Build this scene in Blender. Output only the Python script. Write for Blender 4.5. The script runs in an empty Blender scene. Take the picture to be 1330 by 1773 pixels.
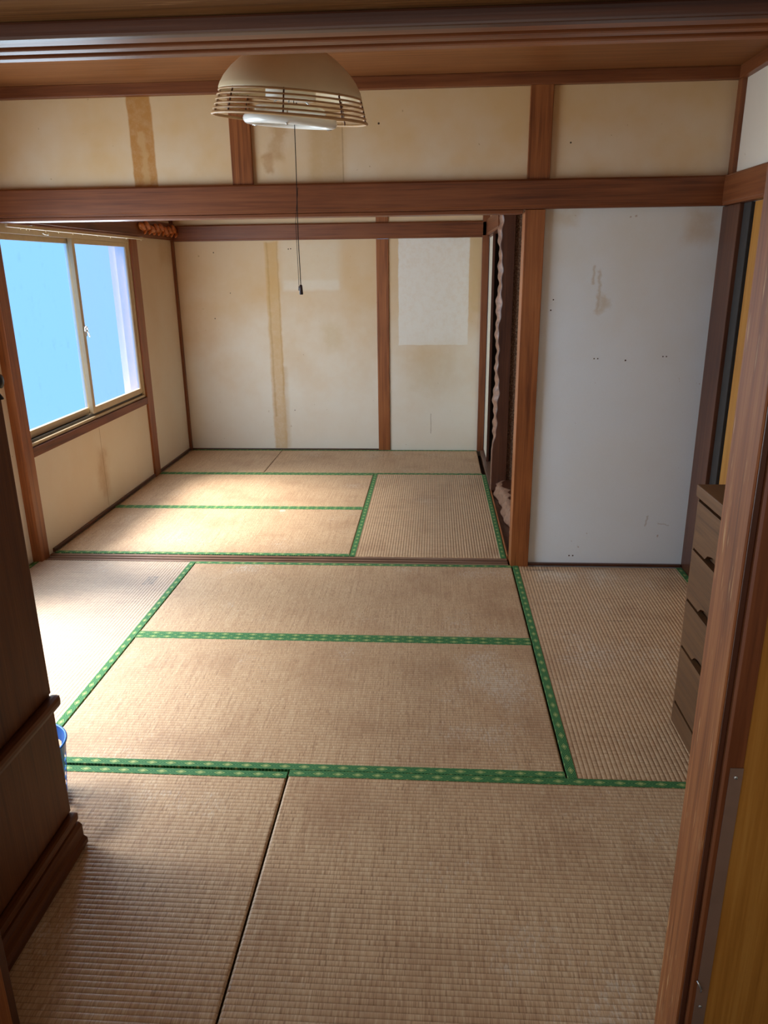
import bpy, bmesh, math, random
from mathutils import Vector, Matrix
random.seed(7)
SC = bpy.context.scene
COL = SC.collection

# ------------------------------------------------------------------ camera
YAW, PITCH, ROLL, FPX = 0.0679, 0.3128, -0.0126, 1304.7
cam_d = bpy.data.cameras.new('camera')
cam = bpy.data.objects.new('camera', cam_d); COL.objects.link(cam)
fw = Vector((-math.sin(YAW)*math.cos(PITCH), math.cos(YAW)*math.cos(PITCH), -math.sin(PITCH)))
ri = Vector((math.cos(YAW), math.sin(YAW), 0)); up = ri.cross(fw)
r2 = math.cos(ROLL)*ri + math.sin(ROLL)*up; u2 = -math.sin(ROLL)*ri + math.cos(ROLL)*up
M = Matrix((r2, u2, -fw)).transposed().to_4x4()
M.translation = Vector((2.2166, -3.8736, 1.5571))
cam.matrix_world = M
cam_d.sensor_fit = 'HORIZONTAL'; cam_d.sensor_width = 36.0
cam_d.lens = FPX/1330*36.0; cam_d.clip_start = 0.02
SC.camera = cam

# ------------------------------------------------------------------ world, sun, exposure
W = bpy.data.worlds.new('world'); SC.world = W; W.use_nodes = True
bg = W.node_tree.nodes['Background']
bg.inputs[0].default_value = (0.32, 0.62, 1.0, 1); bg.inputs[1].default_value = 0.7
sun_d = bpy.data.lights.new('sun', 'SUN'); sun_d.energy = 20.5; sun_d.angle = math.radians(34)
sun_d.color = (1.0, 0.97, 0.93)
sun = bpy.data.objects.new('sun', sun_d); COL.objects.link(sun)
sun.rotation_euler = Vector((0.595, -0.05, -0.80)).to_track_quat('-Z', 'Y').to_euler()
sun.location = (-6, 0, 6)
def window_light(name, y0, y1, z0, z1, x, watts):
    d = bpy.data.lights.new(name, 'AREA'); d.shape = 'RECTANGLE'; d.size = z1-z0; d.size_y = y1-y0
    d.energy = watts; d.color = (0.75, 0.89, 1.0)
    o = bpy.data.objects.new(name, d); COL.objects.link(o)
    o.location = (x, (y0+y1)/2, (z0+z1)/2); o.rotation_euler = (0, -math.pi/2, 0)
hd_ = bpy.data.lights.new('hall_fill_light', 'AREA'); hd_.shape = 'RECTANGLE'; hd_.size = 2.4; hd_.size_y = 1.0; hd_.energy = 7.0; hd_.color = (1.0, .93, .86)  # added fill behind the camera; no window is built in the hall
ho_ = bpy.data.objects.new('hall_fill_light', hd_); COL.objects.link(ho_)
ho_.location = (1.9, -4.69, 1.55); ho_.rotation_euler = (math.pi/2, 0, 0)
window_light('daylight_back_window', .10, 1.74, .72, 1.74, .012, 27)
window_light('daylight_front_window', -2.0, -.57, .38, 1.72, -.03, 36)
VS = SC.view_settings
VS.view_transform = 'Standard'; VS.look = 'None'; VS.gamma = 1.0; VS.use_curve_mapping = False
VS.exposure = 0.62
CY = SC.cycles
CY.max_bounces = 5; CY.diffuse_bounces = 4; CY.glossy_bounces = 2; CY.transmission_bounces = 3; CY.transparent_max_bounces = 8
CY.caustics_reflective = False; CY.caustics_refractive = False

# ------------------------------------------------------------------ material helpers
def s2l(c):
    return tuple(((v/255)/12.92 if v/255 <= .04045 else ((v/255+.055)/1.055)**2.4) for v in c) + (1,)
class NT:
    def __init__(s, name):
        s.m = bpy.data.materials.new(name); s.m.use_nodes = True
        s.t = s.m.node_tree; s.t.nodes.clear()
        s.out = s.n('ShaderNodeOutputMaterial')
    def n(s, typ, **kw):
        nd = s.t.nodes.new(typ)
        for k, v in kw.items(): setattr(nd, k, v)
        return nd
    def set(s, sock, v):
        if isinstance(v, bpy.types.NodeSocket): s.t.links.new(v, sock)
        elif v is not None: sock.default_value = v
    def math(s, op, a, b=None, c=None, clamp=False):
        nd = s.n('ShaderNodeMath', operation=op); nd.use_clamp = clamp
        s.set(nd.inputs[0], a); s.set(nd.inputs[1], b); s.set(nd.inputs[2], c)
        return nd.outputs[0]
    def mix(s, f, a, b, mode='MIX'):
        nd = s.n('ShaderNodeMix', data_type='RGBA', blend_type=mode)
        s.set(nd.inputs[0], f); s.set(nd.inputs[6], a); s.set(nd.inputs[7], b)
        return nd.outputs[2]
    def noise(s, vec, scale, detail=3, rough=.5, dist=0.0):
        nd = s.n('ShaderNodeTexNoise'); s.set(nd.inputs['Vector'], vec)
        nd.inputs['Scale'].default_value = scale; nd.inputs['Detail'].default_value = detail
        nd.inputs['Roughness'].default_value = rough; nd.inputs['Distortion'].default_value = dist
        return nd.outputs[0]
    def mapping(s, vec, scale, loc=(0,0,0)):
        nd = s.n('ShaderNodeMapping'); s.set(nd.inputs[0], vec)
        nd.inputs['Scale'].default_value = scale; nd.inputs['Location'].default_value = loc
        return nd.outputs[0]
    def obj(s): return s.n('ShaderNodeTexCoord').outputs['Object']
    def xyz(s, v):
        nd = s.n('ShaderNodeSeparateXYZ'); s.set(nd.inputs[0], v); return nd.outputs
    def comb(s, x, y, z):
        nd = s.n('ShaderNodeCombineXYZ')
        for i, v in enumerate((x, y, z)): s.set(nd.inputs[i], v)
        return nd.outputs[0]
    def ramp(s, f, stops):
        nd = s.n('ShaderNodeValToRGB'); s.set(nd.inputs[0], f)
        e = nd.color_ramp.elements
        while len(e) < len(stops): e.new(.5)
        for i, (p, c) in enumerate(stops): e[i].position = p; e[i].color = c
        return nd.outputs[0]
    def step(s, v, a, b):
        nd = s.n('ShaderNodeMapRange', interpolation_type='SMOOTHSTEP'); s.set(nd.inputs[0], v)
        nd.inputs[1].default_value = a; nd.inputs[2].default_value = b
        return nd.outputs[0]
    def bump(s, h, strength, dist):
        nd = s.n('ShaderNodeBump'); s.set(nd.inputs['Height'], h)
        nd.inputs['Strength'].default_value = strength; nd.inputs['Distance'].default_value = dist
        return nd.outputs[0]
    def pbr(s, col, rough=.5, spec=.5, metal=0.0, nrm=None, **kw):
        p = s.n('ShaderNodeBsdfPrincipled')
        s.set(p.inputs['Base Color'], col); s.set(p.inputs['Roughness'], rough)
        p.inputs['Specular IOR Level'].default_value = spec; p.inputs['Metallic'].default_value = metal
        if nrm is not None: s.set(p.inputs['Normal'], nrm)
        for k, v in kw.items(): p.inputs[k].default_value = v
        s.t.links.new(p.outputs[0], s.out.inputs[0]); return s.m

def plain(name, rgb, rough=.5, spec=.5, metal=0.0, vary=.08, scale=30):
    t = NT(name); n = t.noise(t.obj(), scale, 4)
    c = s2l(rgb); d = tuple(v*(1-vary*2) for v in c[:3]) + (1,)
    return t.pbr(t.ramp(n, [(.3, d), (.7, c)]), rough, spec, metal)

WOODS = {}
def wood(kind, axis):
    key = (kind, axis)
    if key in WOODS: return WOODS[key]
    #            dark           mid            light        rough spec wear
    P = {'beam': ((86,43,20), (118,65,34), (136,81,46), .42, .45, 0),
         'post': ((104,54,24), (144,83,42), (166,102,56), .40, .45, 0),
         'dark': ((56,28,18), (82,46,30), (100,60,40), .38, .5, 0),
         'ceil': ((106,62,30), (130,80,42), (146,94,54), .5, .3, 0),
         'jamb': ((92,46,20), (140,80,40), (172,110,62), .52, .28, 1),
         'chest': ((70,43,22), (92,60,33), (106,71,41), .5, .4, 0),
         'gold': ((146,94,34), (172,116,48), (190,136,64), .4, .4, 0),
         'ward': ((66,31,14), (92,49,20), (108,62,27), .5, .25, 0),
         'sill': ((88,60,44), (124,92,72), (150,120,98), .45, .5, 0),
         'worn': ((80,50,24), (142,98,52), (176,130,78), .7, .25, 1)}[kind]
    t = NT(f'wood_{kind}_{axis}')
    sc = [42, 42, 42]; sc['xyz'.index(axis)] = 1.6
    v = t.mapping(t.obj(), tuple(sc))
    n1 = t.noise(v, 1.0, 5, .6, .6)
    sc2 = [190, 190, 190]; sc2['xyz'.index(axis)] = 4
    n2 = t.noise(t.mapping(t.obj(), tuple(sc2)), 1.0, 2)
    big = t.noise(t.obj(), 2.3, 2)
    f = t.math('ADD', t.math('MULTIPLY', n1, .7), t.math('MULTIPLY', n2, .3))
    f = t.math('ADD', f, t.math('MULTIPLY', t.math('SUBTRACT', big, .5), .35))
    col = t.ramp(f, [(.30, s2l(P[0])), (.5, s2l(P[1])), (.72, s2l(P[2]))])
    if P[5]:
        sc3 = [150, 150, 150]; sc3['xyz'.index(axis)] = 9
        n3 = t.noise(t.mapping(t.obj(), tuple(sc3)), 1.0, 3, .7)
        big2 = t.noise(t.obj(), 5.0, 2)
        mk = t.step(t.math('ADD', n3, t.math('MULTIPLY', big2, .35)), .78, .9)
        col = t.mix(t.math('MULTIPLY', mk, .7), col, s2l((206,160,108)))
    WOODS[key] = t.pbr(col, P[3], P[4], nrm=t.bump(n2, .10, .002))
    return WOODS[key]

def wallpaper(name, axes, marks=(), spots=(), yellow=.5, vtop=(0.6, 2.2), clean=(236,228,212), aged=(216,178,126)):
    """cream wallpaper. axes: two of 'xyz'. marks: (u0,u1,v0,v1,rgb,strength,soft,rag)"""
    t = NT(name); o = t.obj(); c = t.xyz(o)
    u = c['xyz'.index(axes[0])]; v = c['xyz'.index(axes[1])]
    wob = t.math('SUBTRACT', t.noise(o, 9, 4, .6), .5)
    blotch = t.noise(o, 2.1, 4, .6)
    g = t.step(t.math('ADD', v, t.math('MULTIPLY', t.math('SUBTRACT', blotch, .5), .9)), vtop[0], vtop[1])
    f = t.math('ADD', t.math('MULTIPLY', g, .72), t.math('MULTIPLY', t.step(blotch, .30, .75), .18))
    col = t.mix(t.math('MULTIPLY', f, yellow*1.6, clamp=True), s2l(clean), s2l(aged))  # yellowing, with warm bounce light painted in towards the top
    fine = t.noise(o, 260, 3, .6)
    col = t.mix(t.math('MULTIPLY', fine, .10), col, s2l((150,132,104)))
    # foxing specks
    sp = t.step(t.noise(o, 34, 2, .5), .755, .80)
    col = t.mix(t.math('MULTIPLY', sp, .5), col, s2l((150,105,60)))
    tex = t.step(t.noise(o, 26, 4, .7), .25, .62) if marks else None
    for (u0, u1, v0, v1, rgb, st, soft, rag) in marks:
        uu = t.math('MULTIPLY_ADD', wob, rag, u); vv = t.math('MULTIPLY_ADD', wob, rag, v)
        k = t.math('MULTIPLY', t.step(uu, u0-soft, u0+soft), t.math('SUBTRACT', 1.0, t.step(uu, u1-soft, u1+soft)))
        k2 = t.math('MULTIPLY', t.step(vv, v0-soft, v0+soft), t.math('SUBTRACT', 1.0, t.step(vv, v1-soft, v1+soft)))
        k = t.math('MULTIPLY', k, k2)
        k = t.math('MULTIPLY', k, t.math('MULTIPLY_ADD', tex, .25*st, .75*st))
        col = t.mix(k, col, s2l(rgb))
    for (su, sv, r) in spots:
        du = t.math('SUBTRACT', u, su); dv = t.math('SUBTRACT', v, sv)
        d = t.math('SQRT', t.math('ADD', t.math('MULTIPLY', du, du), t.math('MULTIPLY', dv, dv)))
        col = t.mix(t.math('SUBTRACT', 1.0, t.step(d, r*.6, r)), col, s2l((60,42,30)))
    return t.pbr(col, .75, .2)

def tatami_mat(name='tatami_rush', sheen=0.0):
    t = NT(name); o = t.obj(); x, y, z = t.xyz(o)
    rnd = t.n('ShaderNodeObjectInfo').outputs['Random']
    oo = t.comb(t.math('ADD', x, t.math('MULTIPLY', rnd, 17.0)), t.math('ADD', y, t.math('MULTIPLY', rnd, 31.0)), z)
    ox, oy, oz = t.xyz(oo)
    row = t.math('FLOOR', t.math('DIVIDE', y, PITCH_M))
    strand = t.noise(t.comb(t.math('MULTIPLY', ox, 330), t.math('MULTIPLY', row, 3.7), t.math('MULTIPLY', oy, 14)), 1.0, 2, .5)
    strand2 = t.noise(t.comb(t.math('MULTIPLY', ox, 150), t.math('MULTIPLY', oy, 3.2), 0.0), 1.0, 3, .6)
    base = t.ramp(t.math('ADD', t.math('MULTIPLY', strand, .6), t.math('MULTIPLY', strand2, .4)),
                  [(.30, s2l((146,112,84))), (.48, s2l((194,158,122))), (.62, s2l((210,180,144))), (.78, s2l((230,210,180)))])
    blotch = t.noise(oo, 3.2, 5, .62)
    col = t.mix(t.math('MULTIPLY', t.step(blotch, .45, .72), .38), base, s2l((150,110,80)))
    pale = t.noise(oo, 2.4, 3, .6)
    sc = t.noise(t.comb(t.math('MULTIPLY', ox, 120), t.math('MULTIPLY', oy, 34), 0.0), 1.0, 4, .75)
    wear = t.step(t.math('ADD', sc, t.math('MULTIPLY', t.math('SUBTRACT', pale, .5), 1.1)), .62, .86)
    px, py, pz = t.xyz(t.n('ShaderNodeNewGeometry').outputs['Position'])
    zone = None
    for (cx, cy, cr_, st) in ((2.45, -1.38, .40, .13), (2.5, -.13, .22, .18), (2.84, -.16, .20, .24), (3.2, -.15, .25, .16), (3.0, -.85, .35, .16), (2.3, -2.1, .5, .07), (2.55, -2.5, .3, .08), (1.2, .94, .03, .9)):
        dx = t.math('SUBTRACT', px, cx); dy = t.math('SUBTRACT', py, cy)
        q = t.math('SQRT', t.math('ADD', t.math('MULTIPLY', dx, dx), t.math('MULTIPLY', dy, dy)))
        q = t.math('MULTIPLY', t.math('SUBTRACT', 1.0, t.step(q, cr_*.25, cr_)), st)
        zone = q if zone is None else t.math('MAXIMUM', zone, q)
    wear = t.step(t.math('ADD', t.math('ADD', sc, zone), t.math('MULTIPLY', t.math('SUBTRACT', pale, .5), 1.0)), .62, .84)
    tear = t.step(t.noise(t.comb(t.math('MULTIPLY', px, 45), t.math('MULTIPLY', py, 160), 0.0), 1.0, 3, .7), .46, .56)
    dark = None
    for (a0, a1, b0, b1) in ((2.72, 2.87, -.075, -.052), (3.02, 3.13, -.672, -.664), (3.05, 3.5, -.035, -.026), (.70, .76, -.33, -.22)):
        q = t.math('MULTIPLY', t.math('MULTIPLY', t.step(px, a0-.004, a0+.004), t.math('SUBTRACT', 1.0, t.step(px, a1-.004, a1+.004))),
                   t.math('MULTIPLY', t.step(py, b0-.003, b0+.003), t.math('SUBTRACT', 1.0, t.step(py, b1-.003, b1+.003))))
        dark = q if dark is None else t.math('MAXIMUM', dark, q)
    col = t.mix(t.math('MULTIPLY', wear, .6), col, s2l((222,210,192)))
    rib_edge = t.step(t.math('ABSOLUTE', t.math('SUBTRACT', t.math('FRACT', t.math('DIVIDE', y, PITCH_M)), 0.0)), .0, .16)
    col = t.mix(t.math('MULTIPLY', t.math('SUBTRACT', 1.0, rib_edge), .45), col, s2l((96,68,44)))  # darker brown along one edge of each rib
    col = t.mix(t.math('MULTIPLY', t.math('MULTIPLY', dark, tear), .75), col, s2l((48,34,26)))
    if sheen: col = t.mix(sheen, col, s2l((184,190,194)))  # paints the pale sheen of window light into the rush colour
    h = strand
    return t.pbr(col, t.math('MULTIPLY_ADD', strand, .2, .36), .5, nrm=t.bump(h, .35, .0012))

def heri_mat():
    t = NT('green_brocade'); x, y, z = t.xyz(t.obj())
    P = .034
    fx = t.math('ABSOLUTE', t.math('SUBTRACT', t.math('FRACT', t.math('DIVIDE', x, .064)), .5))
    fy = t.math('ABSOLUTE', t.math('SUBTRACT', t.math('FRACT', t.math('ADD', t.math('DIVIDE', y, P), .5)), .5))
    d = t.math('ADD', fx, fy)
    rings = t.math('FRACT', t.math('MULTIPLY', d, 6.0))
    line = t.step(rings, .52, .66)
    core = t.math('SUBTRACT', 1.0, t.step(d, .13, .17))
    nz = t.noise(t.obj(), 420, 2)
    col = t.mix(line, s2l((26,84,50)), s2l((92,150,88)))
    ring2 = t.math('MULTIPLY', t.step(d, .20, .23), t.math('SUBTRACT', 1.0, t.step(d, .27, .30)))
    col = t.mix(t.math('MULTIPLY', ring2, .75), col, s2l((172,186,104)))
    col = t.mix(t.math('MULTIPLY', core, .7), col, s2l((208,208,140)))
    hx = t.math('ABSOLUTE', t.math('SUBTRACT', t.math('FRACT', t.math('ADD', t.math('DIVIDE', x, .064), .5)), .5))
    hy = t.math('ABSOLUTE', t.math('SUBTRACT', t.math('FRACT', t.math('DIVIDE', y, P)), .5))
    d2 = t.math('ADD', hx, hy)
    col = t.mix(t.math('MULTIPLY', t.math('SUBTRACT', 1.0, t.step(d2, .10, .15)), .6), col, s2l((190,196,120)))
    col = t.mix(t.math('MULTIPLY', t.step(nz, .4, .75), .3), col, s2l((26,74,46)))
    return t.pbr(col, .6, .3, nrm=t.bump(nz, .3, .001))
PITCH_M = 0.0155

def glass_mat(name, tint, strength, tv=.70):
    t = NT(name); o = t.obj()
    fine = t.noise(o, 240, 2); big = t.noise(o, 1.7, 3)
    sm = t.step(t.noise(t.mapping(o, (1, 16, 9)), 1.0, 5, .75), .55, .68)
    zone = t.step(t.noise(o, 2.6, 1), .42, .55)
    c = t.mix(t.math('MULTIPLY', big, .5), tint, (0.17, 0.52, 1.0, 1))
    c = t.mix(t.math('MULTIPLY', fine, .22), c, (0.30, 0.48, .92, 1))
    c = t.mix(t.math('MULTIPLY', t.math('MULTIPLY', sm, zone), .35), c, (0.10, 0.28, .45, 1))
    e = t.n('ShaderNodeEmission'); t.set(e.inputs[0], c); e.inputs[1].default_value = strength
    tr = t.n('ShaderNodeBsdfTransparent'); tr.inputs[0].default_value = (tv, tv, tv, 1)
    rf = t.n('ShaderNodeBsdfRefraction'); rf.inputs[0].default_value = (.05, .05, .05, 1); rf.inputs['Roughness'].default_value = .5; rf.inputs['IOR'].default_value = 1.25
    a0 = t.n('ShaderNodeAddShader'); a = t.n('ShaderNodeAddShader')
    t.t.links.new(tr.outputs[0], a0.inputs[0]); t.t.links.new(rf.outputs[0], a0.inputs[1])
    t.t.links.new(e.outputs[0], a.inputs[0]); t.t.links.new(a0.outputs[0], a.inputs[1])
    t.t.links.new(a.outputs[0], t.out.inputs[0]); return t.m

MT = {}
MT['tatami'] = tatami_mat(); MT['tatami_sheen'] = tatami_mat('tatami_rush_window_sheen', .22); MT['heri'] = heri_mat()
MT['straw'] = plain('straw_core', (120,92,58), .9, .1)
MT['alu'] = plain('champagne_aluminium', (206,184,146), .4, .5, 0, .04)
MT['aludark'] = plain('aluminium_track', (96,92,86), .45, .5, .4, .05)
MT['steel'] = plain('bright_steel', (210,212,212), .25, .5, .8, .02)
MT['glassL'] = glass_mat('frosted_glass_lit', (0.16, 0.47, 1.0, 1), .30)
MT['glassR'] = glass_mat('frosted_glass_lit_deeper', (0.22, 0.40, 1.0, 1), .30)
MT['glassF'] = glass_mat('frosted_glass_dimmed', (0.06, 0.58, 1.0, 1), .21, .58)  # unseen panes, transmission lowered to dim the sun on the left mat
MT['white'] = plain('white_enamel', (226,222,210), .35, .4, 0, .03)
MT['cream'] = plain('cream_lamp_shade', (230,208,168), .45, .4, 0, .06, 7)
MT['rattan'] = plain('tan_lamp_slat', (188,146,98), .45, .4, 0, .08)
MT['slatdark'] = plain('brown_lamp_strut', (92,54,34), .5, .4, 0, .1)
MT['tube'] = plain('white_fluorescent_tube', (238,238,232), .15, .6, 0, .01)
MT['black'] = plain('black_iron', (24,19,18), .5, .4, 0, .1)
MT['cord'] = plain('dark_cord', (40,30,26), .8, .2)
MT['tassel'] = plain('maroon_cord_weight', (52,30,34), .5, .4)
MT['blue'] = plain('blue_plastic', (34,118,206), .35, .5, 0, .04)
MT['sand'] = None
MT['plaster'] = plain('plain_plaster', (196,186,164), .85, .2)
MT['shadowply'] = plain('bare_plywood', (70,52,38), .85, .1)
MT['guard'] = plain('grey_brown_vinyl', (132,104,88), .4, .5, 0, .1, 12)
MT['rubber'] = plain('dark_grey_weatherstrip', (58,54,52), .6, .3)
MT['orn'] = plain('orange_carved_wood', (206,116,52), .3, .6, 0, .2, 60)
MT['fusuma'] = plain('white_fusuma_paper', (222,216,196), .8, .2, 0, .03)
MT['bark'] = plain('pale_bark', (158,118,94), .45, .45, 0, .25, 45)
def sand_mat():
    t = NT('brown_sand_plaster'); o = t.obj()
    v = t.n('ShaderNodeTexVoronoi'); t.set(v.inputs['Vector'], o); v.inputs['Scale'].default_value = 130
    n = t.noise(o, 90, 5, .75)
    col = t.ramp(n, [(.32, s2l((92,68,56))), (.52, s2l((150,116,94))), (.70, s2l((214,188,158)))])
    return t.pbr(col, .85, .25, nrm=t.bump(t.math('ADD', n, v.outputs['Distance']), .9, .01))
MT['sand'] = sand_mat()

# ------------------------------------------------------------------ mesh helpers
def tag(o, label, cat, group=None, kind=None):
    o['label'] = label; o['category'] = cat
    if group: o['group'] = group
    if kind: o['kind'] = kind
    return o
def link(name, me, mat, parent=None, smooth=False):
    o = bpy.data.objects.new(name, me); COL.objects.link(o)
    if mat is not None: me.materials.clear(); me.materials.append(mat)
    if smooth:
        for p in me.polygons: p.use_smooth = True
    if parent is not None:
        o.parent = parent; o.matrix_parent_inverse = parent.matrix_basis.inverted()
    return o
def empty(name, loc, rz=0.0):
    o = bpy.data.objects.new(name, None); COL.objects.link(o)
    o.location = loc; o.rotation_euler = (0, 0, rz); o.empty_display_size = .1
    bpy.context.view_layer.update()
    return o
def bbox_into(bm, b, bev=0.0):
    x0, x1, y0, y1, z0, z1 = b
    vs = [bm.verts.new(p) for p in ((x0,y0,z0),(x1,y0,z0),(x1,y1,z0),(x0,y1,z0),(x0,y0,z1),(x1,y0,z1),(x1,y1,z1),(x0,y1,z1))]
    fs = [bm.faces.new([vs[i] for i in f]) for f in ((3,2,1,0),(4,5,6,7),(0,1,5,4),(1,2,6,5),(2,3,7,6),(3,0,4,7))]
    if bev > 0:
        es = set(e for f in fs for e in f.edges)
        bmesh.ops.bevel(bm, geom=list(es), offset=bev, segments=2, profile=.6, affect='EDGES')
def boxes(name, bs, mat, parent=None, bev=0.0):
    bm = bmesh.new()
    for b in bs: bbox_into(bm, b, bev)
    me = bpy.data.meshes.new(name); bm.to_mesh(me); bm.free()
    return link(name, me, mat, parent)
def box(name, x0, x1, y0, y1, z0, z1, mat, parent=None, bev=.002):
    return boxes(name, [(x0, x1, y0, y1, z0, z1)], mat, parent, bev)
def prism(name, poly, axis, a0, a1, mat, parent=None, bev=0.0):
    """extrude a 2-D outline along axis ('x','y','z')"""
    def P(p, a):
        return {'x': (a, p[0], p[1]), 'y': (p[0], a, p[1]), 'z': (p[0], p[1], a)}[axis]
    bm = bmesh.new()
    A = [bm.verts.new(P(p, a0)) for p in poly]; B = [bm.verts.new(P(p, a1)) for p in poly]
    bm.faces.new(A); bm.faces.new(B[::-1]); n = len(poly)
    for i in range(n): bm.faces.new((A[i], B[i], B[(i+1) % n], A[(i+1) % n]))
    bmesh.ops.recalc_face_normals(bm, faces=bm.faces)
    if bev > 0:
        bmesh.ops.bevel(bm, geom=[e for e in bm.edges], offset=bev, segments=2, profile=.6, affect='EDGES')
    me = bpy.data.meshes.new(name); bm.to_mesh(me); bm.free()
    return link(name, me, mat, parent)
def lathe(name, prof, mat, parent, loc, rot=None, seg=48, close=False):
    """revolve (r,z) profile about z; optional rotation matrix, then translate"""
    bm = bmesh.new(); rings = []
    for r, z in prof:
        rings.append([bm.verts.new((r*math.cos(2*math.pi*k/seg), r*math.sin(2*math.pi*k/seg), z)) for k in range(seg)])
    n = len(rings)
    for i in range(n if close else n-1):
        a, b = rings[i], rings[(i+1) % n]
        for k in range(seg): bm.faces.new((a[k], a[(k+1) % seg], b[(k+1) % seg], b[k]))
    if not close:
        if prof[0][0] > 1e-5 and prof[0][0] < .03: bm.faces.new(rings[0][::-1])
        if prof[-1][0] > 1e-5 and prof[-1][0] < .03: bm.faces.new(rings[-1])
    bmesh.ops.remove_doubles(bm, verts=bm.verts, dist=1e-6)
    bmesh.ops.recalc_face_normals(bm, faces=bm.faces)
    T = Matrix.Translation(loc) @ (rot if rot else Matrix.Identity(4))
    bm.transform(T)
    me = bpy.data.meshes.new(name); bm.to_mesh(me); bm.free()
    return link(name, me, mat, parent, True)
def torus_prof(R, r, z, n=10):
    return [(R + r*math.cos(2*math.pi*k/n), z + r*math.sin(2*math.pi*k/n)) for k in range(n)]
def tube(name, pts, r, mat, parent, seg=8):
    bm = bmesh.new(); rings = []
    pts = [Vector(p) for p in pts]
    for i, p in enumerate(pts):
        d = (pts[min(i+1, len(pts)-1)] - pts[max(i-1, 0)]).normalized()
        a = d.orthogonal().normalized(); b = d.cross(a)
        if rings:
            a = (prev - d*prev.dot(d)).normalized(); b = d.cross(a)
        prev = a
        rings.append([bm.verts.new(p + r*(a*math.cos(2*math.pi*k/seg) + b*math.sin(2*math.pi*k/seg))) for k in range(seg)])
    for i in range(len(rings)-1):
        for k in range(seg): bm.faces.new((rings[i][k], rings[i][(k+1) % seg], rings[i+1][(k+1) % seg], rings[i+1][k]))
    bm.faces.new(rings[0][::-1]); bm.faces.new(rings[-1])
    me = bpy.data.meshes.new(name); bm.to_mesh(me); bm.free()
    return link(name, me, mat, parent, True)

TR = [0]
def trim(bs, mat, label, bev=.003):
    TR[0] += 1
    o = boxes(f'trim_{TR[0]}', bs, mat, None, bev)
    return tag(o, label, 'trim', kind='structure')

# ------------------------------------------------------------------ room measures
XR, YN, YD, YB = 3.577, -2.72, 0.111, 2.748   # right wall, near wall, back-room start, back wall
CEIL, HN, HK = 2.39, 1.945, 1.815             # ceiling, tie-beam top, tie-beam underside
XT = 2.633                                    # alcove line

# ------------------------------------------------------------------ floor, ceiling, outer shell
fl = boxes('floor', [(-.16, XR+.6, -4.7, 3.0, -.12, -.056)], MT['shadowply'])
tag(fl, 'bare wooden subfloor under the straw mats', 'floor', kind='structure')
ce = boxes('ceiling', [(-.16, XR+.6, YN-.1, 3.0, CEIL, CEIL+.08)], wood('ceil', 'x'))
tag(ce, 'brown plywood ceiling above both rooms', 'ceiling', kind='structure')

# left wall: front room plane x=-.04 with a hidden window, back room plane x=0 with the seen window
WY0, WY1, WZ0, WZ1 = 0.055, 1.80, 0.637, 1.80
V0, V1, VZ0, VZ1 = -2.05, -0.52, 0.30, 1.78
lm = wallpaper('wallpaper_left', 'yz', [
    (.85, .97, .10, .42, (176,128,66), .5, .07, .16), (.925, .931, .03, .57, (150,120,80), .6, .003, .004),
    (1.925, 1.955, .30, .45, (168,120,70), .5, .015, .1), (2.40, 2.70, 1.62, 1.80, (190,156,104), .4, .06, .1)],
    yellow=.42, vtop=(.1, 2.0))
wl = empty('wall_left', (-.1, 0, 0)); tag(wl, 'aged cream wall with the frosted window on the left', 'wall', kind='structure')
boxes('wall_panel', [(-.16, -.04, YN, V0, -.055, CEIL), (-.16, -.04, V1, -.035, -.055, CEIL), (-.16, -.04, V0, V1, -.055, VZ0), (-.16, -.04, V0, V1, VZ1, CEIL)], lm, wl)
boxes('wall_panel', [(-.16, 0, .055, 1.92, -.055, .59), (-.16, 0, 1.80, YB, -.055, HK+.02), (-.16, 0, -.035, YB, 1.80, CEIL), (-.16, -.07, -.06, .06, -.055, CEIL), (-.16, -.02, .055, 1.92, 1.8, 1.94)], lm, wl)

# back wall
bmat = wallpaper('wallpaper_back', 'xz', [
    (.785, .900, .01, 1.78, (208,164,96), .62, .012, .035), (.80, .815, .3, 1.78, (176,132,70), .35, .006, .02), (.885, .897, .5, 1.78, (176,132,70), .35, .006, .02),
    (.88, .93, .02, .75, (190,150,88), .35, .02, .03),
    (1.913, 2.502, .925, 1.79, (236,230,218), .95, .004, .02), (.93, 1.41, 1.385, 1.47, (236,232,220), .42, .018, .03), (.915, 1.42, 1.42, 1.79, (226,214,190), .5, .05, .06),
    (2.03, 2.42, .50, .92, (200,172,122), .3, .13, .2), (2.19, 2.196, .15, .33, (150,126,90), .6, .002, .01),
    (1.25, 1.40, .90, 1.12, (206,180,132), .4, .06, .2), (2.51, 2.62, 1.2, 1.8, (206,176,124), .5, .04, .08)],
    [(.99, 1.72, .006), (1.01, 1.722, .006), (.35, 1.70, .006), (.47, 1.37, .005), (.32, 1.16, .006), (.98, .36, .005)], yellow=.62, vtop=(.3, 1.6))
wb = empty('wall_back', (1.3, YB+.05, 0)); tag(wb, 'stained cream far wall with a pale poster mark', 'wall', kind='structure')
for b in ((-.16, 1.728, -.055, 1.80), (1.83, XT+.02, -.055, 1.80), (-.16, 1.728, 1.90, CEIL), (1.83, XT+.02, 1.90, CEIL)):
    boxes('wall_panel', [(b[0], b[1], YB, YB+.12, b[2], b[3])], bmat, wb)

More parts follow.
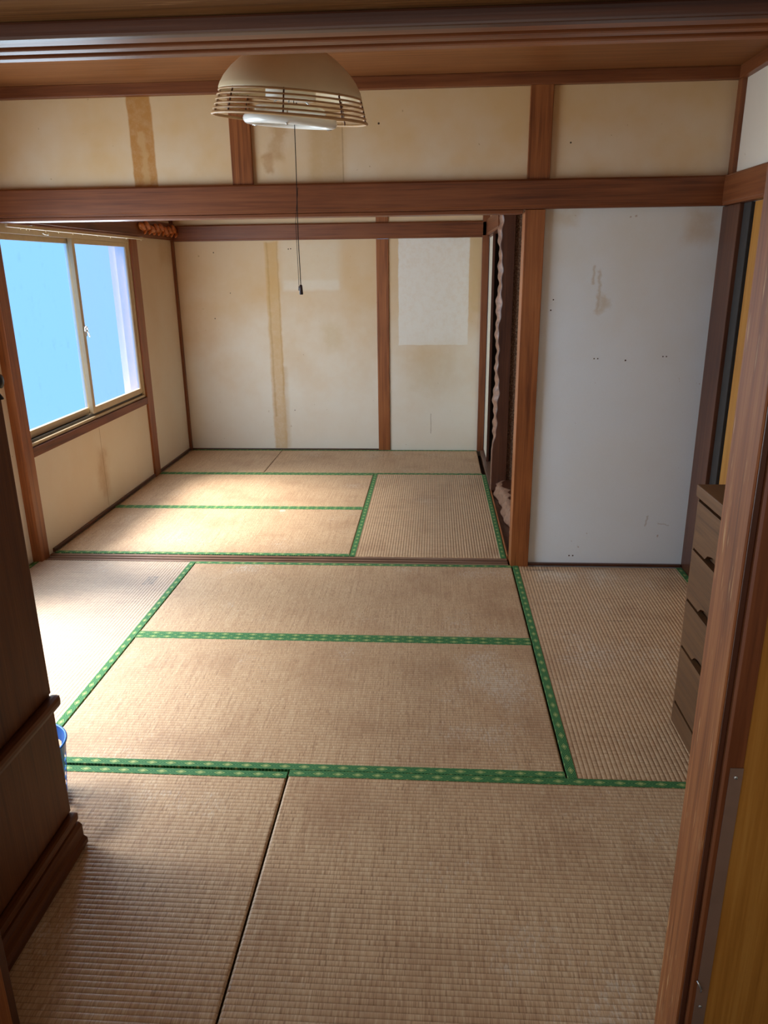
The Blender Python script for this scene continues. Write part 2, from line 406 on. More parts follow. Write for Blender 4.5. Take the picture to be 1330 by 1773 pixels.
# middle wall: upper panels + the white lower panel right of the opening
SPT = [(3.018, 1.113, .0042), (3.036, 1.113, .0042), (3.173, 1.104, .005), (3.355, 1.122, .0042), (3.372, 1.122, .0042), (2.80, 1.40, .0042), (2.79, 1.35, .0045), (2.96, .055, .005), (2.98, .055, .005)]
MK = [(2.986, 2.994, 1.47, 1.56, (170,140,90), .5, .006, .06), (3.012, 3.022, 1.36, 1.54, (170,140,90), .5, .008, .08), (3.02, 3.06, 1.34, 1.42, (186,160,112), .45, .02, .16),
    (3.40, 3.56, 1.66, 1.82, (190,156,104), .45, .05, .1), (2.74, 2.9, 1.74, 1.82, (196,170,124), .4, .03, .08),
    (3.352, 3.360, .235, .285, (140,110,74), .45, .004, .10), (3.41, 3.48, .236, .242, (140,110,74), .45, .004, .08)]
mm = wallpaper('wallpaper_middle', 'xz', [
    (.758, .872, 1.9, 2.36, (180,122,54), .9, .005, .02), (.80, .83, 1.95, 2.20, (206,170,120), .5, .006, .08),
    (1.43, 1.50, 2.05, 2.25, (176,128,70), .5, .02, .12), (1.62, 1.785, 1.95, 2.3, (188,146,84), .5, .03, .04), (1.775, 1.781, 1.94, 2.3, (150,112,66), .5, .003, .004),
    (1.40, 1.44, 1.99, 2.09, (168,116,60), .5, .01, .09)], [(2.84, 2.10, .005), (1.95, 2.2, .006)],
    yellow=.72, vtop=(1.2, 2.3), clean=(232,226,212))

wm = empty('wall_middle', (1.8, .05, 0)); tag(wm, 'cream wall band above the opening and white panel beside it', 'wall', kind='structure')
pm = wallpaper('wallpaper_white_panel', 'xz', MK, SPT, yellow=.34, vtop=(.9, 2.2), clean=(228,237,247), aged=(214,196,160))  # bluish window light is painted into the panel's base tone
for b in ((-.16, 1.245, HN-.02, CEIL), (1.345, 2.645, HN-.02, CEIL), (2.75, XR+.05, HN-.02, CEIL), (2.735, XR+.05, -.055, HK+.01)):
    boxes('wall_panel', [(b[0], b[1], .018, .10, b[2], b[3])], pm if b[2] < 0 else mm, wm)

# right wall
rm = wallpaper('wallpaper_right', 'yz', yellow=.3, clean=(232,228,220))
wr = empty('wall_right', (XR+.06, -1.4, 0)); tag(wr, 'cream wall over the closet doors on the right', 'wall', kind='structure')
boxes('wall_panel', [(XR+.01, XR+.12, YN-.1, 0.02, HK+.012, CEIL)], rm, wr)
boxes('wall_panel', [(XR+.03, XR+.12, YN-.1, -1.27, 0, HK+.01)], rm, wr)
boxes('closet_back', [(XR+.5, XR+.6, YN-.1, .1, -.05, CEIL)], MT['shadowply'], wr)

# alcove and closet walls at the right of the back room
wa = empty('wall_alcove', (3.1, 1.5, 0)); tag(wa, 'rough brown sand wall inside the display alcove', 'wall', kind='structure')
boxes('wall_panel', [(2.744, 3.5, 1.478, 1.53, 0, CEIL)], MT['sand'], wa)
boxes('wall_panel', [(3.45, 3.53, .10, 1.478, 0, CEIL)], MT['sand'], wa)
boxes('closet_back', [(3.45, 3.53, 1.53, 2.85, -.05, CEIL), (2.67, 3.53, YB+.0, 2.87, -.05, CEIL)], MT['shadowply'], wa)
boxes('wall_panel', [(XT+.03, XT+.06, 1.50, YB, 1.925, CEIL)], bmat, wa)
boxes('wall_panel', [(2.735, 3.45, .10, .14, 0, CEIL)], MT['sand'], wa)

# near wall and hall
wn = empty('wall_near', (2, YN-.05, 0)); tag(wn, 'wall around the doorway the view looks through', 'wall', kind='structure')
boxes('wall_panel', [(-.16, 1.24, YN-.1, YN, .003, CEIL), (2.74, XR+.1, YN-.1, YN-.008, .003, CEIL), (1.24, 2.74, YN-.1, YN-.008, 1.99, CEIL)], MT['plaster'], wn)
hall = empty('wall_hall', (2.3, -4.6, 0)); tag(hall, 'golden plywood wall of the hall beside the doorway', 'wall', kind='structure')
box('plywood_sheet', 2.7105, 2.842, YN-.110, YN-.101, -.05, 2.5, wood('gold', 'z'), hall, .002)
box('plywood_sheet', 2.845, 3.75, YN-.110, YN-.101, -.05, 2.5, wood('gold', 'z'), hall, .002)
box('plywood_sheet', .20, 1.235, YN-.125, YN-.101, -.05, 2.5, wood('gold', 'z'), hall, .002)
boxes('hall_lining', [(-.2, 3.9, -4.78, -4.7, -.06, 2.5), (3.75, 3.9, -4.7, YN-.1, -.06, 2.5), (-.2, 3.9, -4.7, YN-.101, 2.42, 2.5)], MT['plaster'], hall)

# ------------------------------------------------------------------ trims: posts, tie beams, mouldings
B, Pz = wood('beam', 'x'), wood('post', 'z')
def nageshi(name_label, ax, a0, a1, p, side, z0=HK, z1=HN, depth=.035, lip=.016):
    """tie beam with a lower lip: profile extruded along ax; p = wall plane, side = +1/-1 direction it stands out"""
    TR[0] += 1
    q = p + side*depth
    poly = [(p-side*.02, z1), (q-side*.006, z1), (q, z1-.008), (q, z0+.014), (q-side*.004, z0+.010), (q-side*.004, z0), (p-side*.02, z0)]
    o = prism(f'trim_{TR[0]}', poly, {'x': 'x', 'y': 'y'}[ax], a0, a1, wood('beam', ax))
    return tag(o, name_label, 'trim', kind='structure')
nageshi('long brown tie beam across the opening between the rooms', 'x', -.02, XR, .015, -1)
trim([(0.0, XT, .0, .108, 1.798, HK-.001)], wood('beam', 'x'), 'grooved head rail under the long tie beam')
trim([(2.642, 2.737, -.008, .108, -.005, HK-.002)], Pz, 'square orange-brown post beside the white panel')
trim([(2.645, 2.75, -.002, .06, HN+.001, CEIL)], Pz, 'short upper post above the square post')
trim([(1.245, 1.345, -.002, .06, HN+.001, CEIL)], Pz, 'short upper post behind the hanging lamp')
trim([(-.04, XR, -.016, .05, 2.338, CEIL)], B, 'brown ceiling moulding over the middle wall')
trim([(2.736, XR-.02, .0, .02, .0, .014)], wood('dark', 'x'), 'thin dark strip along the base of the white panel')
trim([(XR-.016, XR+.04, -.19, .03, -.004, HK-.002)], wood('dark', 'z'), 'dark brown corner post right of the white panel')
trim([(XR-.012, XR+.03, -.03, .03, HN, CEIL)], wood('beam', 'z'), 'thin upper corner strip at the right')
nageshi('brown tie beam along the right wall', 'y', YN, .0, XR, -1)
trim([(XR-.022, XR+.03, YN, -.016, 2.338, CEIL)], wood('beam', 'y'), 'brown ceiling moulding over the right wall')
trim([(XR+.002, XR+.035, -.272, -.191, 0, HK-.002)], MT['rubber'], 'grey door jamb strip beside the corner post')
# left side
trim([(-.09, .014, -.035, .054, -.004, HK-.02)], Pz, 'brown post left of the frosted window')
trim([(-.05, .014, 1.80, 1.918, -.004, HK-.012)], Pz, 'brown post right of the frosted window')
trim([(-.05, .013, .055, 1.799, .582, .634)], wood('beam', 'y'), 'brown wooden sill rail under the frosted window')
nageshi('brown tie beam above the frosted window', 'y', .11, YB, 0.0, 1, 1.80, 1.93)
trim([(-.02, .012, .12, YB-.03, .0, .022)], wood('dark', 'y'), 'low dark strip along the base of the window wall')
trim([(-.03, .02, YB-.035, YB+.02, -.004, CEIL)], wood('beam', 'z'), 'thin corner post between window wall and far wall')
# back
nageshi('brown tie beam on the far wall', 'x', 0, XT, YB, -1, 1.79, 1.915)
trim([(1.728, 1.83, YB-.014, YB+.06, -.004, 1.788)], Pz, 'brown post dividing the far wall')
trim([(1.728, 1.83, YB-.012, YB+.06, 1.916, CEIL)], Pz, 'short upper post of the far wall')
trim([(.02, 1.728, YB-.008, YB+.01, -.004, .012)], wood('dark', 'x'), 'thin dark strip at the foot of the far wall')
trim([(2.604, 2.66, YB-.035, YB+.02, -.004, CEIL)], wood('beam', 'z'), 'corner post between far wall and closet')
nageshi('brown tie beam over the closet opening', 'y', 1.50, YB-.03, XT+.04, -1, 1.80, 1.925, .04)
trim([(XT+.0, XT+.085, 1.50, YB-.03, -.05, .006)], wood('sill', 'y'), 'closet door sill beside the far mat')
trim([(-.04, XR, YN-.0, YN+.03, 2.338, CEIL)], wood('beam', 'x'), 'ceiling moulding over the doorway wall')

# sliding-door sill between the rooms
sl = empty('trim_sill', (1.3, .055, 0)); sl.name = f'trim_{TR[0]+1}'; TR[0] += 1
tag(sl, 'grooved wooden sill on the floor between the rooms', 'trim', kind='structure')
for (a, b, h) in ((.003, .026, -.002), (.026, .044, -.007), (.044, .062, -.002), (.062, .080, -.007), (.080, .107, -.002)):
    box('sill_rib' if h > -.005 else 'sill_groove', .0, XT, a, b, -.05, h, wood('sill' if h > -.005 else 'dark', 'x'), sl, .001)

# ------------------------------------------------------------------ near doorway frame
jb = empty('trim_doorway', (2.663, YN, 0)); jb.name = f'trim_{TR[0]+1}'; TR[0] += 1
tag(jb, 'worn wooden doorway post in the right foreground', 'trim', kind='structure')
J = wood('jamb', 'z')
poly = [(2.668, YN-.001), (2.670, YN), (2.74, YN), (2.74, YN-.1), (2.670, YN-.1), (2.668, YN-.098)]
prism('post', poly, 'z', .003, 2.1, J, jb)
box('casing', 2.671, 2.6795, YN-.103, YN-.1005, -.05, 1.9, wood('dark', 'z'), jb, .001)
prism('casing', [(2.680, YN-.1), (2.680, YN-.110), (2.683, YN-.113), (2.709, YN-.113), (2.709, YN-.1)], 'z', -.05, 1.9, wood('beam', 'z'), jb)
g = box('corner_guard', 2.689, 2.7095, YN-.1150, YN-.1132, -.05, .80, MT['guard'], jb, .0005)
g['label'] = 'grey brown vinyl guard strip'
for zz in (.795-.012, .30): lathe('nail', [(.0, .0015), (.003, .001), (.0035, 0)], MT['steel'], jb, (2.699, YN-.1152, zz), Matrix.Rotation(math.pi/2, 4, 'X'), 10)
tube('wire_stub', [(2.687, YN-.1155, .36), (2.691, YN-.119, .352), (2.696, YN-.1175, .342), (2.696, YN-.1155, .334)], .0014, MT['steel'], jb)

lj = empty('trim_left', (1.3, YN, 0)); lj.name = f'trim_{TR[0]+1}'; TR[0] += 1
tag(lj, 'dark doorway post at the lower left corner', 'trim', kind='structure')
box('post', 1.24, 1.335, YN-.1, YN+.004, .003, 2.1, wood('dark', 'z'), lj, .003)
box('casing', 1.24, 1.40, YN-.15, YN-.101, -.05, 1.86, wood('jamb', 'z'), lj, .003)

kl = empty('trim_lintel', (2, YN-.05, 1.835)); kl.name = f'trim_{TR[0]+1}'; TR[0] += 1
tag(kl, 'dark wooden door head with sliding grooves across the top', 'trim', kind='structure')
zb = 1.835
for (a, b, h) in ((-.018, 0.0, 0), (-.036, -.018, .012), (-.054, -.036, 0), (-.072, -.054, .012), (-.1, -.072, 0)):
    box('head_rail' if h == 0 else 'head_groove', 1.30, 2.70, YN+a, YN+b, zb+h, zb+.04, wood('post' if h == 0 else 'jamb', 'x'), kl, .0015)
box('head_board', 1.15, 2.95, YN-.118, YN-.1, zb-.003, zb+.016, wood('dark', 'x'), kl, .003)
box('head_beam', 1.15, 2.95, YN-.21, YN-.0985, zb+.0165, zb+.16, wood('worn', 'x'), kl, .004)

# ------------------------------------------------------------------ windows
def window(n, y0, y1, z0, z1, xp, label, lock=True, gl=('glassL', 'glassR')):
    w = empty(f'window_{n}', (xp, (y0+y1)/2, z0)); tag(w, label, 'window', kind='structure')
    A = MT['alu']; ym = (y0+y1)/2 - .02
    # outer frame
    box('frame', xp-.10, xp+.004, y0, y0+.022, z0, z1, A, w, .002)
    box('frame', xp-.10, xp+.004, y1-.022, y1, z0, z1, A, w, .002)
    box('frame', xp-.10, xp+.004, y0+.022, y1-.022, z1-.045, z1, A, w, .002)
    fr = box('frame', xp-.10, xp+.004, y0+.022, y1-.022, z0, z0+.018, A, w, .002)
    for q in (-.018, -.052): box('track', xp+q-.003, xp+q+.003, y0+.022, y1-.022, z0+.018, z0+.032, MT['aludark'], w, 0)
    def sash(a, b, xs, gl, kind):
        zt, zbm = z1-.045, z0+.033
        lo = .040
        s = empty('sash', (xs, (a+b)/2, zbm)); s.parent = w; s.matrix_parent_inverse = w.matrix_basis.inverted()
        box('sash_stile', xs-.013, xs+.013, a, a+.036, zbm, zt, A, s, .002)
        box('sash_stile', xs-.013, xs+.013, b-.036, b, zbm, zt, A, s, .002)
        box('sash_rail', xs-.012, xs+.012, a+.036, b-.036, zt-.030, zt, A, s, .002)
        box('sash_rail', xs-.012, xs+.012, a+.036, b-.036, zbm, zbm+lo, A, s, .002)
        box('pane', xs-.003, xs+.003, a+.036, b-.036, zbm+lo, zt-.030, gl, s, 0)
        return s
    sash(y0+.022, ym+.045, xp-.052, MT[gl[0]], 0)
    s2 = sash(ym-.005, y1-.022, xp-.018, MT[gl[1]], 1)
    if lock:
        zl = z0 + (z1-z0)*.485
        box('latch_base', xp-.006, xp+.006, ym+.002, ym+.022, zl-.035, zl+.03, MT['alu'], w, .002)
        lathe('latch_hub', [(.0, .012), (.010, .011), (.012, .004), (.012, 0)], MT['steel'], w, (xp+.006, ym+.012, zl), Matrix.Rotation(math.pi/2, 4, 'Y'), 16)
        tube('latch_lever', [(xp+.014, ym+.012, zl), (xp+.02, ym+.006, zl+.016), (xp+.02, ym-.008, zl+.026), (xp+.018, ym-.022, zl+.018), (xp+.016, ym-.026, zl)], .005, MT['steel'], w)
        tube('latch_tail', [(xp+.014, ym+.012, zl), (xp+.022, ym+.014, zl-.02), (xp+.026, ym+.012, zl-.038)], .004, MT['steel'], w)
    return w
window(1, WY0, WY1, WZ0, WZ1, -.004, 'gold framed sliding window with two blue frosted panes')
window(2, V0, V1, VZ0, VZ1, -.05, 'frosted sliding window hidden behind the wardrobe', False, ('glassF', 'glassF'))

# curtain rail
cr = empty('curtain_rail', (.05, 1.08, 1.79)); tag(cr, 'thin white curtain rail above the frosted window', 'curtain rail')
prism('rail', [(.046, 1.779), (.062, 1.779), (.062, 1.795), (.046, 1.795)], 'y', .06, 1.97, MT['alu'], cr, .002)
for yy in (.35, 1.95): box('bracket', -.0, .05, yy-.012, yy+.012, 1.7955, 1.80, MT['white'], cr, .001)
for k, yy in enumerate((.20, .26, .29, .47, .62, .80, .93, 1.15, 1.35, 1.62, 1.9)):
    lathe('runner', [(.0, 0), (.002, -.001), (.0025, -.005), (.0012, -.008), (.0, -.009)], MT['alu'], cr, (.054, yy, 1.779), None, 10)
tube('hook', [(.054, .43, 1.763), (.058, .45, 1.757), (.056, .49, 1.757), (.052, .50, 1.765)], .0022, MT['white'], cr, 6)

# ------------------------------------------------------------------ closet doors
d1 = empty('door_1', (2.66, 2.5, 0)); tag(d1, 'white paper sliding closet door, half open, in the far corner', 'door', kind='structure')
box('paper_panel', 2.664, 2.676, 2.317, 2.71, .02, 1.785, MT['fusuma'], d1, .001)
for yy in ((2.311, 2.317),): box('door_frame', 2.66, 2.68, yy[0], yy[1], .006, 1.80, wood('dark', 'z'), d1, .001)
box('door_frame', 2.66, 2.68, 2.325, 2.71, .006, .02, wood('dark', 'y'), d1, .001)
box('door_frame', 2.66, 2.68, 2.325, 2.71, 1.785, 1.80, wood('sill', 'y'), d1, .001)
d2 = empty('door_2', (XR+.03, -.8, 0)); tag(d2, 'golden plywood closet door behind the small chest', 'door', kind='structure')
box('door_leaf', XR+.012, XR+.04, -1.27, -.288, .004, 1.813, wood('gold', 'z'), d2, .002)
for dy in (0, .045): lathe('nail', [(.0, .002), (.003, .0015), (.0035, 0)], MT['steel'], d2, (XR+.0115, -.40-dy, .86), Matrix.Rotation(-math.pi/2, 4, 'Y'), 10)

# ------------------------------------------------------------------ alcove pieces
ap = empty('alcove_pillar', (2.69, 1.46, 0)); tag(ap, 'dark flat alcove pillar with one wavy live edge', 'pillar')
bm = bmesh.new(); N = 170; rows = []
random.seed(3)
ph = [random.uniform(0, 6.28) for _ in range(6)]
for i in range(N+1):
    z = -.004 + i*(CEIL+.0)/N
    w = (math.sin(z*9+ph[0])*.006 + math.sin(z*23+ph[1])*.005 + math.sin(z*61+ph[2])*.004)
    w2 = (math.sin(z*11+ph[3])*.005 + math.sin(z*29+ph[4])*.006 + math.sin(z*83+ph[5])*.005)
    k = min(1, max(0, (z-.30)/.12))
    xf = 2.637 + k*(.024 + w*1.0); xm = 2.636 + k*(.012 + w2); xb = 2.635 + k*(.006 + w2*.8)
    ym_ = 1.468 + k*.006*math.sin(z*37+ph[1])
    rows.append([bm.verts.new(p) for p in ((2.743, 1.448, z), (xf+.004, 1.448, z), (xf, 1.452, z), (xm, ym_, z), (xb, 1.497, z), (2.743, 1.498, z))])
for i in range(N):
    for k in range(6):
        f = bm.faces.new((rows[i][k], rows[i][(k+1) % 6], rows[i+1][(k+1) % 6], rows[i+1][k]))
        f.material_index = 1 if k in (2, 3) else 0; f.smooth = k in (1, 2, 3)
bm.faces.new(rows[0]); bm.faces.new(rows[-1][::-1])
bmesh.ops.recalc_face_normals(bm, faces=bm.faces)
me = bpy.data.meshes.new('pillar_board'); bm.to_mesh(me); bm.free()
pb = bpy.data.objects.new('pillar_board', me); COL.objects.link(pb); me.materials.append(wood('dark', 'z')); me.materials.append(MT['bark'])
pb.parent = ap; pb.matrix_parent_inverse = ap.matrix_basis.inverted()

sb = empty('alcove_floor_slab', (2.9, .8, 0)); tag(sb, 'brown alcove floor slab with a lumpy bark edge', 'slab')
bm = bmesh.new(); rows = []; N = 60
for i in range(N+1):
    y = .145 + i*(1.446-.145)/N
    t_ = (y-.145)/1.3
    e = 2.70 - .035*t_ + .010*math.sin(y*13) + .006*math.sin(y*31+1)
    b_ = .006*math.sin(y*47+2) + .006*math.sin(y*23)
    rows.append([bm.verts.new(p) for p in ((3.448, y, -.02), (3.448, y, .085), (e+.055+b_*2, y, .085), (e+.03+b_, y, .078), (e+.012-b_, y, .055), (e+.010+b_*.8, y, .03), (e-.004, y, .006), (e+.005, y, -.02))])
for i in range(N):
    for k in range(8):
        f = bm.faces.new((rows[i][k], rows[i][(k+1) % 8], rows[i+1][(k+1) % 8], rows[i+1][k]))
        f.material_index = 1 if k in (2, 3, 4, 5) else 0; f.smooth = k in (2, 3, 4, 5)
bm.faces.new(rows[0]); bm.faces.new(rows[-1][::-1]); bmesh.ops.recalc_face_normals(bm, faces=bm.faces)
me = bpy.data.meshes.new('slab'); bm.to_mesh(me); bm.free()
so = bpy.data.objects.new('slab', me); COL.objects.link(so); me.materials.append(wood('dark', 'y')); me.materials.append(MT['bark'])
so.parent = sb; so.matrix_parent_inverse = sb.matrix_basis.inverted()
trim([(XT+.001, XT+.010, .11, 1.447, -.05, .012)], wood('post', 'y'), 'thin light wooden edge strip in front of the alcove')
trim([(XT+.010, 2.76, .11, 1.447, -.05, -.003)], wood('dark', 'y'), 'dark recessed board between edge strip and alcove slab')

# ------------------------------------------------------------------ tatami mats
def tatami(x0, x1, y0, y1, orient, label, group, dz=0.0, borders=(1, 1), mat='tatami'):
    Lx, Ly = x1-x0, y1-y0
    L, Wd = (Lx, Ly) if orient == 'x' else (Ly, Lx)
    root = empty('tatami_mat', ((x0+x1)/2, (y0+y1)/2, -.052+dz), 0 if orient == 'x' else math.pi/2)
    tag(root, label, 'tatami mat', group)
    hw = .031; T = .052
    # woven facing: ribs along the length
    ya, yb_ = -Wd/2, Wd/2
    prof = []
    k0 = math.floor(ya/PITCH_M)
    k = k0
    while k*PITCH_M < yb_:
        for s_ in (0, .10, .28, .5, .72, .90):
            yy = (k+s_)*PITCH_M
            if ya < yy < yb_:
                prof.append((yy, T - .0016 + .0016*(math.sin(math.pi*s_)**.55 if s_ else 0)))
        k += 1
    prof = [(ya, T-.006), (ya+.004, T-.0008)] + [p for p in prof if ya+.006 < p[0] < yb_-.006] + [(yb_-.004, T-.0008), (yb_, T-.006)]
    segs = 12
    bm = bmesh.new(); grid = []
    xs = [-L/2, -L/2+.004, -L/2+.008] + [-L/2 + L*(i/segs) for i in range(1, segs)] + [L/2-.008, L/2-.004, L/2]
    for i, x in enumerate(xs):
        dip = .005 if i in (0, len(xs)-1) else 0
        grid.append([bm.verts.new((x, y, z-dip)) for y, z in prof])
    for i in range(len(xs)-1):
        for j in range(len(prof)-1):
            f = bm.faces.new((grid[i][j], grid[i+1][j], grid[i+1][j+1], grid[i][j+1])); f.smooth = True
    me = bpy.data.meshes.new('woven_facing'); bm.to_mesh(me); bm.free()
    o = bpy.data.objects.new('woven_facing', me); COL.objects.link(o); me.materials.append(MT[mat]); o.parent = root
    c = boxes('straw_core', [(-L/2+.001, L/2-.001, ya+.001, yb_-.001, -.003, T-.0062)], MT['straw']); c.parent = root
    for side, on in zip((-1, 1), borders):
        if not on: continue
        ye = side*Wd/2; a, b = sorted((ye - side*hw, ye))
        bm = bmesh.new(); bbox_into(bm, (-L/2, L/2, -hw/2, hw/2, -.010, .0012), .0010)
        me = bpy.data.meshes.new('border'); bm.to_mesh(me); bm.free()
        h = bpy.data.objects.new('border', me); COL.objects.link(h); me.materials.append(MT['heri'])
        h.parent = root; h.location = (0, (a+b)/2 - side*.0003*0, T)
    return root
GF, GB = 'straw mats of the front room', 'straw mats of the back room'
tatami(-.036, .889, -1.814, -.004, 'y', 'pale bluish straw mat by the left wall of the front room', GF, mat='tatami_sheen')
tatami(.892, 2.648, -.8870, -.002, 'x', 'straw mat across the front room just before the sill', GF)
tatami(.892, 2.648, -1.812, -.8885, 'x', 'middle straw mat of the front room under the hanging lamp', GF)
tatami(2.654, 3.558, -1.813, -.006, 'y', 'straw mat in front of the white panel and chest', GF)
tatami(-.036, 1.752, -2.75, -1.822, 'x', 'shaded nearest straw mat beside the wardrobe base', GF, -.002)
tatami(1.758, 3.55, -2.75, -1.8145, 'x', 'large nearest straw mat right of the dark seam', GF)
tatami(.014, 1.743, .112, 1.0065, 'x', 'sunlit straw mat just behind the sill in the back room', GB)
tatami(.014, 1.743, 1.008, 1.904, 'x', 'sunlit second straw mat of the back room between two green lines', GB)
tatami(1.746, 2.630, .112, 1.904, 'y', 'lengthwise straw mat beside the alcove', GB)
tatami(.016, .848, 1.907, 2.738, 'x', 'half-size straw mat in the far left corner', GB)
tatami(.852, 2.602, 1.907, 2.738, 'x', 'long straw mat along the foot of the far wall', GB)

# ------------------------------------------------------------------ pendant lamp
lp = empty('pendant_lamp', (1.775, -1.35, 1.995)); tag(lp, 'cream dome hanging lamp with slatted rim and pull cord', 'lamp')
LR = Matrix.Rotation(math.radians(4.6), 4, 'Y') @ Matrix.Rotation(math.radians(6.0), 4, 'X'); LL = (1.775, -1.35, 1.992)
def L3(x, y, z): return tuple((Matrix.Translation(LL) @ LR) @ Vector((x, y, z)))
outer = [(.212, .064), (.213, .070), (.209, .082), (.196, .104), (.176, .127), (.152, .148), (.126, .167), (.095, .185), (.055, .200), (.028, .205)]
dome = outer + [(max(.026, a-.0025), b-.0018) for a, b in outer[::-1]]
lathe('dome_shade', dome, MT['cream'], lp, LL, LR, 64, True)
for i in range(6):
    R_ = .232 - i*.0040; z_ = i*.0125
    rr = .0042 if i == 0 else .0028
    pr = [(R_+ (.0045 if i == 0 else .0025)*math.cos(a), z_ + rr*math.sin(a)) for a in [2*math.pi*k/10 for k in range(10)]]
    lathe('slat_ring', pr, MT['rattan'], lp, LL, LR, 72, True)
for k in range(8):
    a = 2*math.pi*(k+.12)/8
    tube('strut', [L3((.229-.0003*q)*math.cos(a)*(1-q*.0012), (.229-.0003*q)*math.sin(a)*(1-q*.0012), q) for q in (0.0,)] +
         [L3(.220*math.cos(a), .220*math.sin(a), .035), L3(.210*math.cos(a), .210*math.sin(a), .066)], .0026, MT['slatdark'], lp, 6)
lathe('fluorescent_tube', torus_prof(.128, .0145, -.006, 14), MT['tube'], lp, LL, LR, 64, True)
lathe('fluorescent_tube', torus_prof(.095, .0130, .020, 14), MT['tube'], lp, LL, LR, 64, True)
lathe('lamp_housing', [(.0, .05), (.07, .05), (.075, .056), (.075, .10), (.06, .12), (.028, .17), (.0, .17)], MT['white'], lp, LL, LR, 40)
for k in range(3):
    a = 2*math.pi*(k+.3)/3
    tube('tube_clip', [L3(.05*math.cos(a), .05*math.sin(a), .05), L3(.11*math.cos(a), .11*math.sin(a), .02), L3(.128*math.cos(a), .128*math.sin(a), -.022), L3(.142*math.cos(a), .142*math.sin(a), -.018)], .0022, MT['steel'], lp, 6)
tube('hanging_cord', [L3(0, 0, .20), (1.79, -1.35, 2.28), (1.79, -1.35, CEIL-.03)], .006, MT['cord'], lp)
lathe('ceiling_cap', [(.0, -.035), (.03, -.034), (.045, -.02), (.05, 0), (.0, 0)], MT['slatdark'], lp, (1.79, -1.35, CEIL), None, 32)
pc = empty('pull_cord', (1.787, -1.35, 1.47))
pc.parent = lp; pc.matrix_parent_inverse = lp.matrix_basis.inverted()
tube('cord_strand', [(1.788, -1.352, 2.05), (1.786, -1.352, 1.85), (1.783, -1.352, 1.66), (1.785, -1.352, 1.506)], .0014, MT['cord'], pc, 6)
tube('cord_strand', [(1.788, -1.346, 1.80), (1.776, -1.346, 1.70), (1.777, -1.346, 1.60), (1.778, -1.346, 1.50)], .0009, MT['cord'], pc, 6)
lathe('cord_weight', [(.0, .028), (.004, .027), (.0048, .02), (.0062, .0), (.0055, -.003), (.0, -.003)], MT['tassel'], pc, (1.785, -1.352, 1.482), None, 14)
lathe('cord_weight', [(.0, .014), (.002, .013), (.003, .0), (.0, -.001)], MT['tassel'], pc, (1.778, -1.346, 1.492), None, 12)

# ------------------------------------------------------------------ wardrobe
wd = empty('wardrobe', (.92, -2.43, 0)); tag(wd, 'tall dark brown wardrobe standing at the left foreground', 'wardrobe')
WF, WYF, WYN = 1.198, -2.168, -2.70
box('body', .64, WF, WYN, WYF, .10, 1.78, wood('ward', 'z'), wd, .004)
prism('plinth', [(.64, 0.0), (1.236, 0.0), (1.240, .006), (1.240, .022), (1.230, .030), (1.230, .066), (1.222, .074), (1.214, .076), (1.214, .0995), (.64, .0995)], 'y', WYN, WYF-.002, wood('ward', 'y'), wd)
box('base_moulding', WF, 1.224, WYN, WYF, .082, .108, wood('ward', 'y'), wd, .008)
box('waist_moulding', WF, 1.228, WYN, WYF+.003, .452, .486, wood('ward', 'y'), wd, .012)
dl = box('lower_door', WF, 1.204, WYN+.004, WYF-.003, .112, .449, wood('ward', 'z'), wd, .002)
du = box('upper_door', WF, 1.204, WYN+.004, WYF-.003, .490, 1.75, wood('ward', 'z'), wd, .002)
box('cornice', .62, 1.235, WYN, WYF+.01, 1.781, 1.82, wood('ward', 'y'), wd, .008)
hd = lathe('door_pull', [(.0, .0), (.010, .0), (.010, .003), (.004, .006), (.004, .022), (.010, .026), (.016, .032), (.016, .037), (.0, .041)], MT['black'], du, (1.204, -2.225, 1.325), Matrix.Rotation(math.pi/2, 4, 'Y'), 18)
lathe('pull_drop', [(.0, .0), (.004, -.002), (.0035, -.012), (.006, -.022), (.012, -.032), (.013, -.036), (.0, -.037)], MT['black'], du, (1.228, -2.225, 1.320), None, 18)

# ------------------------------------------------------------------ blue basket
bk = empty('waste_basket', (.998, -2.01, 0)); tag(bk, 'blue plastic slotted waste basket behind the wardrobe', 'basket')
bx_, by_ = .998, -2.01
bm = bmesh.new(); SEG = 48; rows = []
zs = [.0, .02] + [.02 + .030*k + d for k in range(5) for d in (.023, .030)] + [.205]
for z in zs:
    r = .094 + .022*z/.205
    rows.append([bm.verts.new((bx_ + r*math.cos(2*math.pi*k/SEG), by_ + r*math.sin(2*math.pi*k/SEG), z+.001)) for k in range(SEG)])
for i in range(len(zs)-1):
    hole = 1 <= i <= 9 and (i-1) % 2 == 0
    for k in range(SEG):
        if hole and k % 3 != 0: continue
        bm.faces.new((rows[i][k], rows[i][(k+1) % SEG], rows[i+1][(k+1) % SEG], rows[i+1][k]))
me = bpy.data.meshes.new('basket_wall'); bm.to_mesh(me); bm.free()
bw = link('basket_wall', me, MT['blue'], bk)
md = bw.modifiers.new('thickness', 'SOLIDIFY'); md.thickness = .002
lathe('basket_base', [(.0, .001), (.029, .001), (.093, .001), (.093, .005), (.0, .005)], MT['blue'], bk, (bx_, by_, 0), None, 48)
lathe('rim', torus_prof(.1165, .004, .207, 8), MT['blue'], bk, (bx_, by_, 0), None, 48, True)

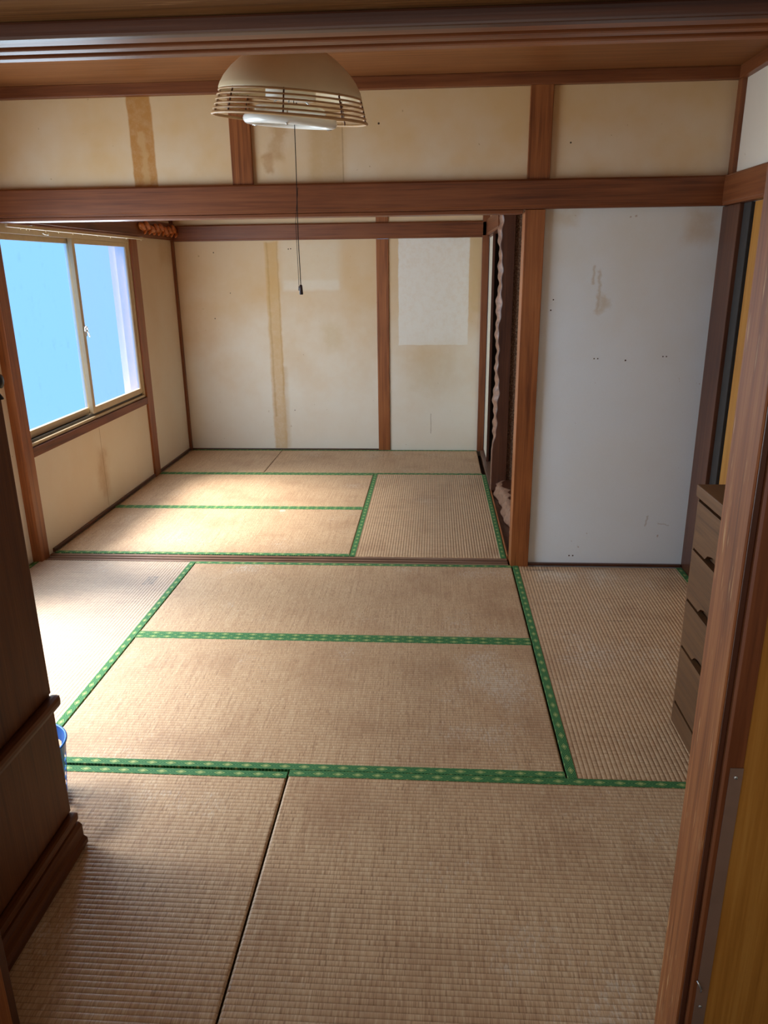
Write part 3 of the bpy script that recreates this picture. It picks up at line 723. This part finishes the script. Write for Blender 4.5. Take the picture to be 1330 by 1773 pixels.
# ------------------------------------------------------------------ chest of drawers
ch = empty('chest_of_drawers', (3.3, -1.70, 0)); tag(ch, 'small brown chest of drawers with scalloped finger pulls', 'chest')
CY0, CY1, CX = -1.935, -1.462, 3.079
wc, wcy = wood('chest', 'z'), wood('chest', 'y')
boxes('body', [(CX+.022, 3.55, CY0+.012, CY1-.012, .01, .832), (CX+.001, 3.55, CY0, CY0+.012, .01, .832), (CX+.001, 3.55, CY1-.012, CY1, .01, .832)], wc, ch)
box('top', CX-.006, 3.555, CY0-.006, CY1+.006, .838, .878, wcy, ch, .004)
box('skirt', CX-.001, CX+.0215, CY0, CY1, .002, .078, wcy, ch, .002)
zz = [.828, .660, .477, .302, .083]
yc = (CY0+CY1)/2
for i in range(4):
    zt, zb_ = zz[i], zz[i+1]+.006
    zr = zt - .046
    # panel with a scalloped notch in its lower edge
    out = [(CY0+.013, zb_), (yc-.115, zb_)]
    for k in range(1, 12):
        a = k/12; out.append((yc-.115+.23*a, zb_ + .031*math.sin(math.pi*a)**.45))
    if i == 3: out = [(CY0+.013, zb_)]
    out += [(yc+.115, zb_), (CY1-.013, zb_), (CY1-.013, zr), (CY0+.013, zr)] if i < 3 else [(CY1-.013, zb_), (CY1-.013, zr), (CY0+.013, zr)]
    d_ = prism('drawer', out, 'x', CX, CX+.019, wcy, ch)
    box('drawer_rail', CX-.004, CX+.019, CY0+.013, CY1-.013, zr+.003, zt, wcy, d_, .0015)

# ------------------------------------------------------------------ carved ornament on the tie beam
orn = empty('carved_ornament', (.06, 2.33, 1.82)); tag(orn, 'glossy orange carved wooden ornament on the corner tie beam', 'ornament')
tube('carved_stem', [(.05, 1.93, 1.862), (.052, 2.2, 1.858), (.052, 2.5, 1.864), (.05, 2.70, 1.862)], .012, MT['orn'], orn, 8)
for k in range(8):
    y = 1.955 + k*.1
    bm = bmesh.new(); bmesh.ops.create_uvsphere(bm, u_segments=14, v_segments=10, radius=1)
    for v in bm.verts:
        p = v.co; p.x *= 1 - .35*p.y; p.z *= 1 - .35*p.y
        p.x *= 1+.12*math.sin(7*p.y+k)
    T = Matrix.Translation((.058, y, 1.868 + .012*math.sin(k*2.1))) @ Matrix.Rotation(math.radians(-28 if k % 2 else -18), 4, 'X') @ Matrix.Diagonal((.020, .062, .024, 1))
    bm.transform(T)
    me = bpy.data.meshes.new('carved_leaf'); bm.to_mesh(me); bm.free(); link('carved_leaf', me, MT['orn'], orn, True)
    bm = bmesh.new(); bmesh.ops.create_uvsphere(bm, u_segments=12, v_segments=8, radius=1)
    bm.transform(Matrix.Translation((.064, y+.03, 1.843)) @ Matrix.Rotation(math.radians(35), 4, 'X') @ Matrix.Diagonal((.012, .04, .012, 1)))
    me = bpy.data.meshes.new('carved_leaf'); bm.to_mesh(me); bm.free(); link('carved_leaf', me, MT['orn'], orn, True)
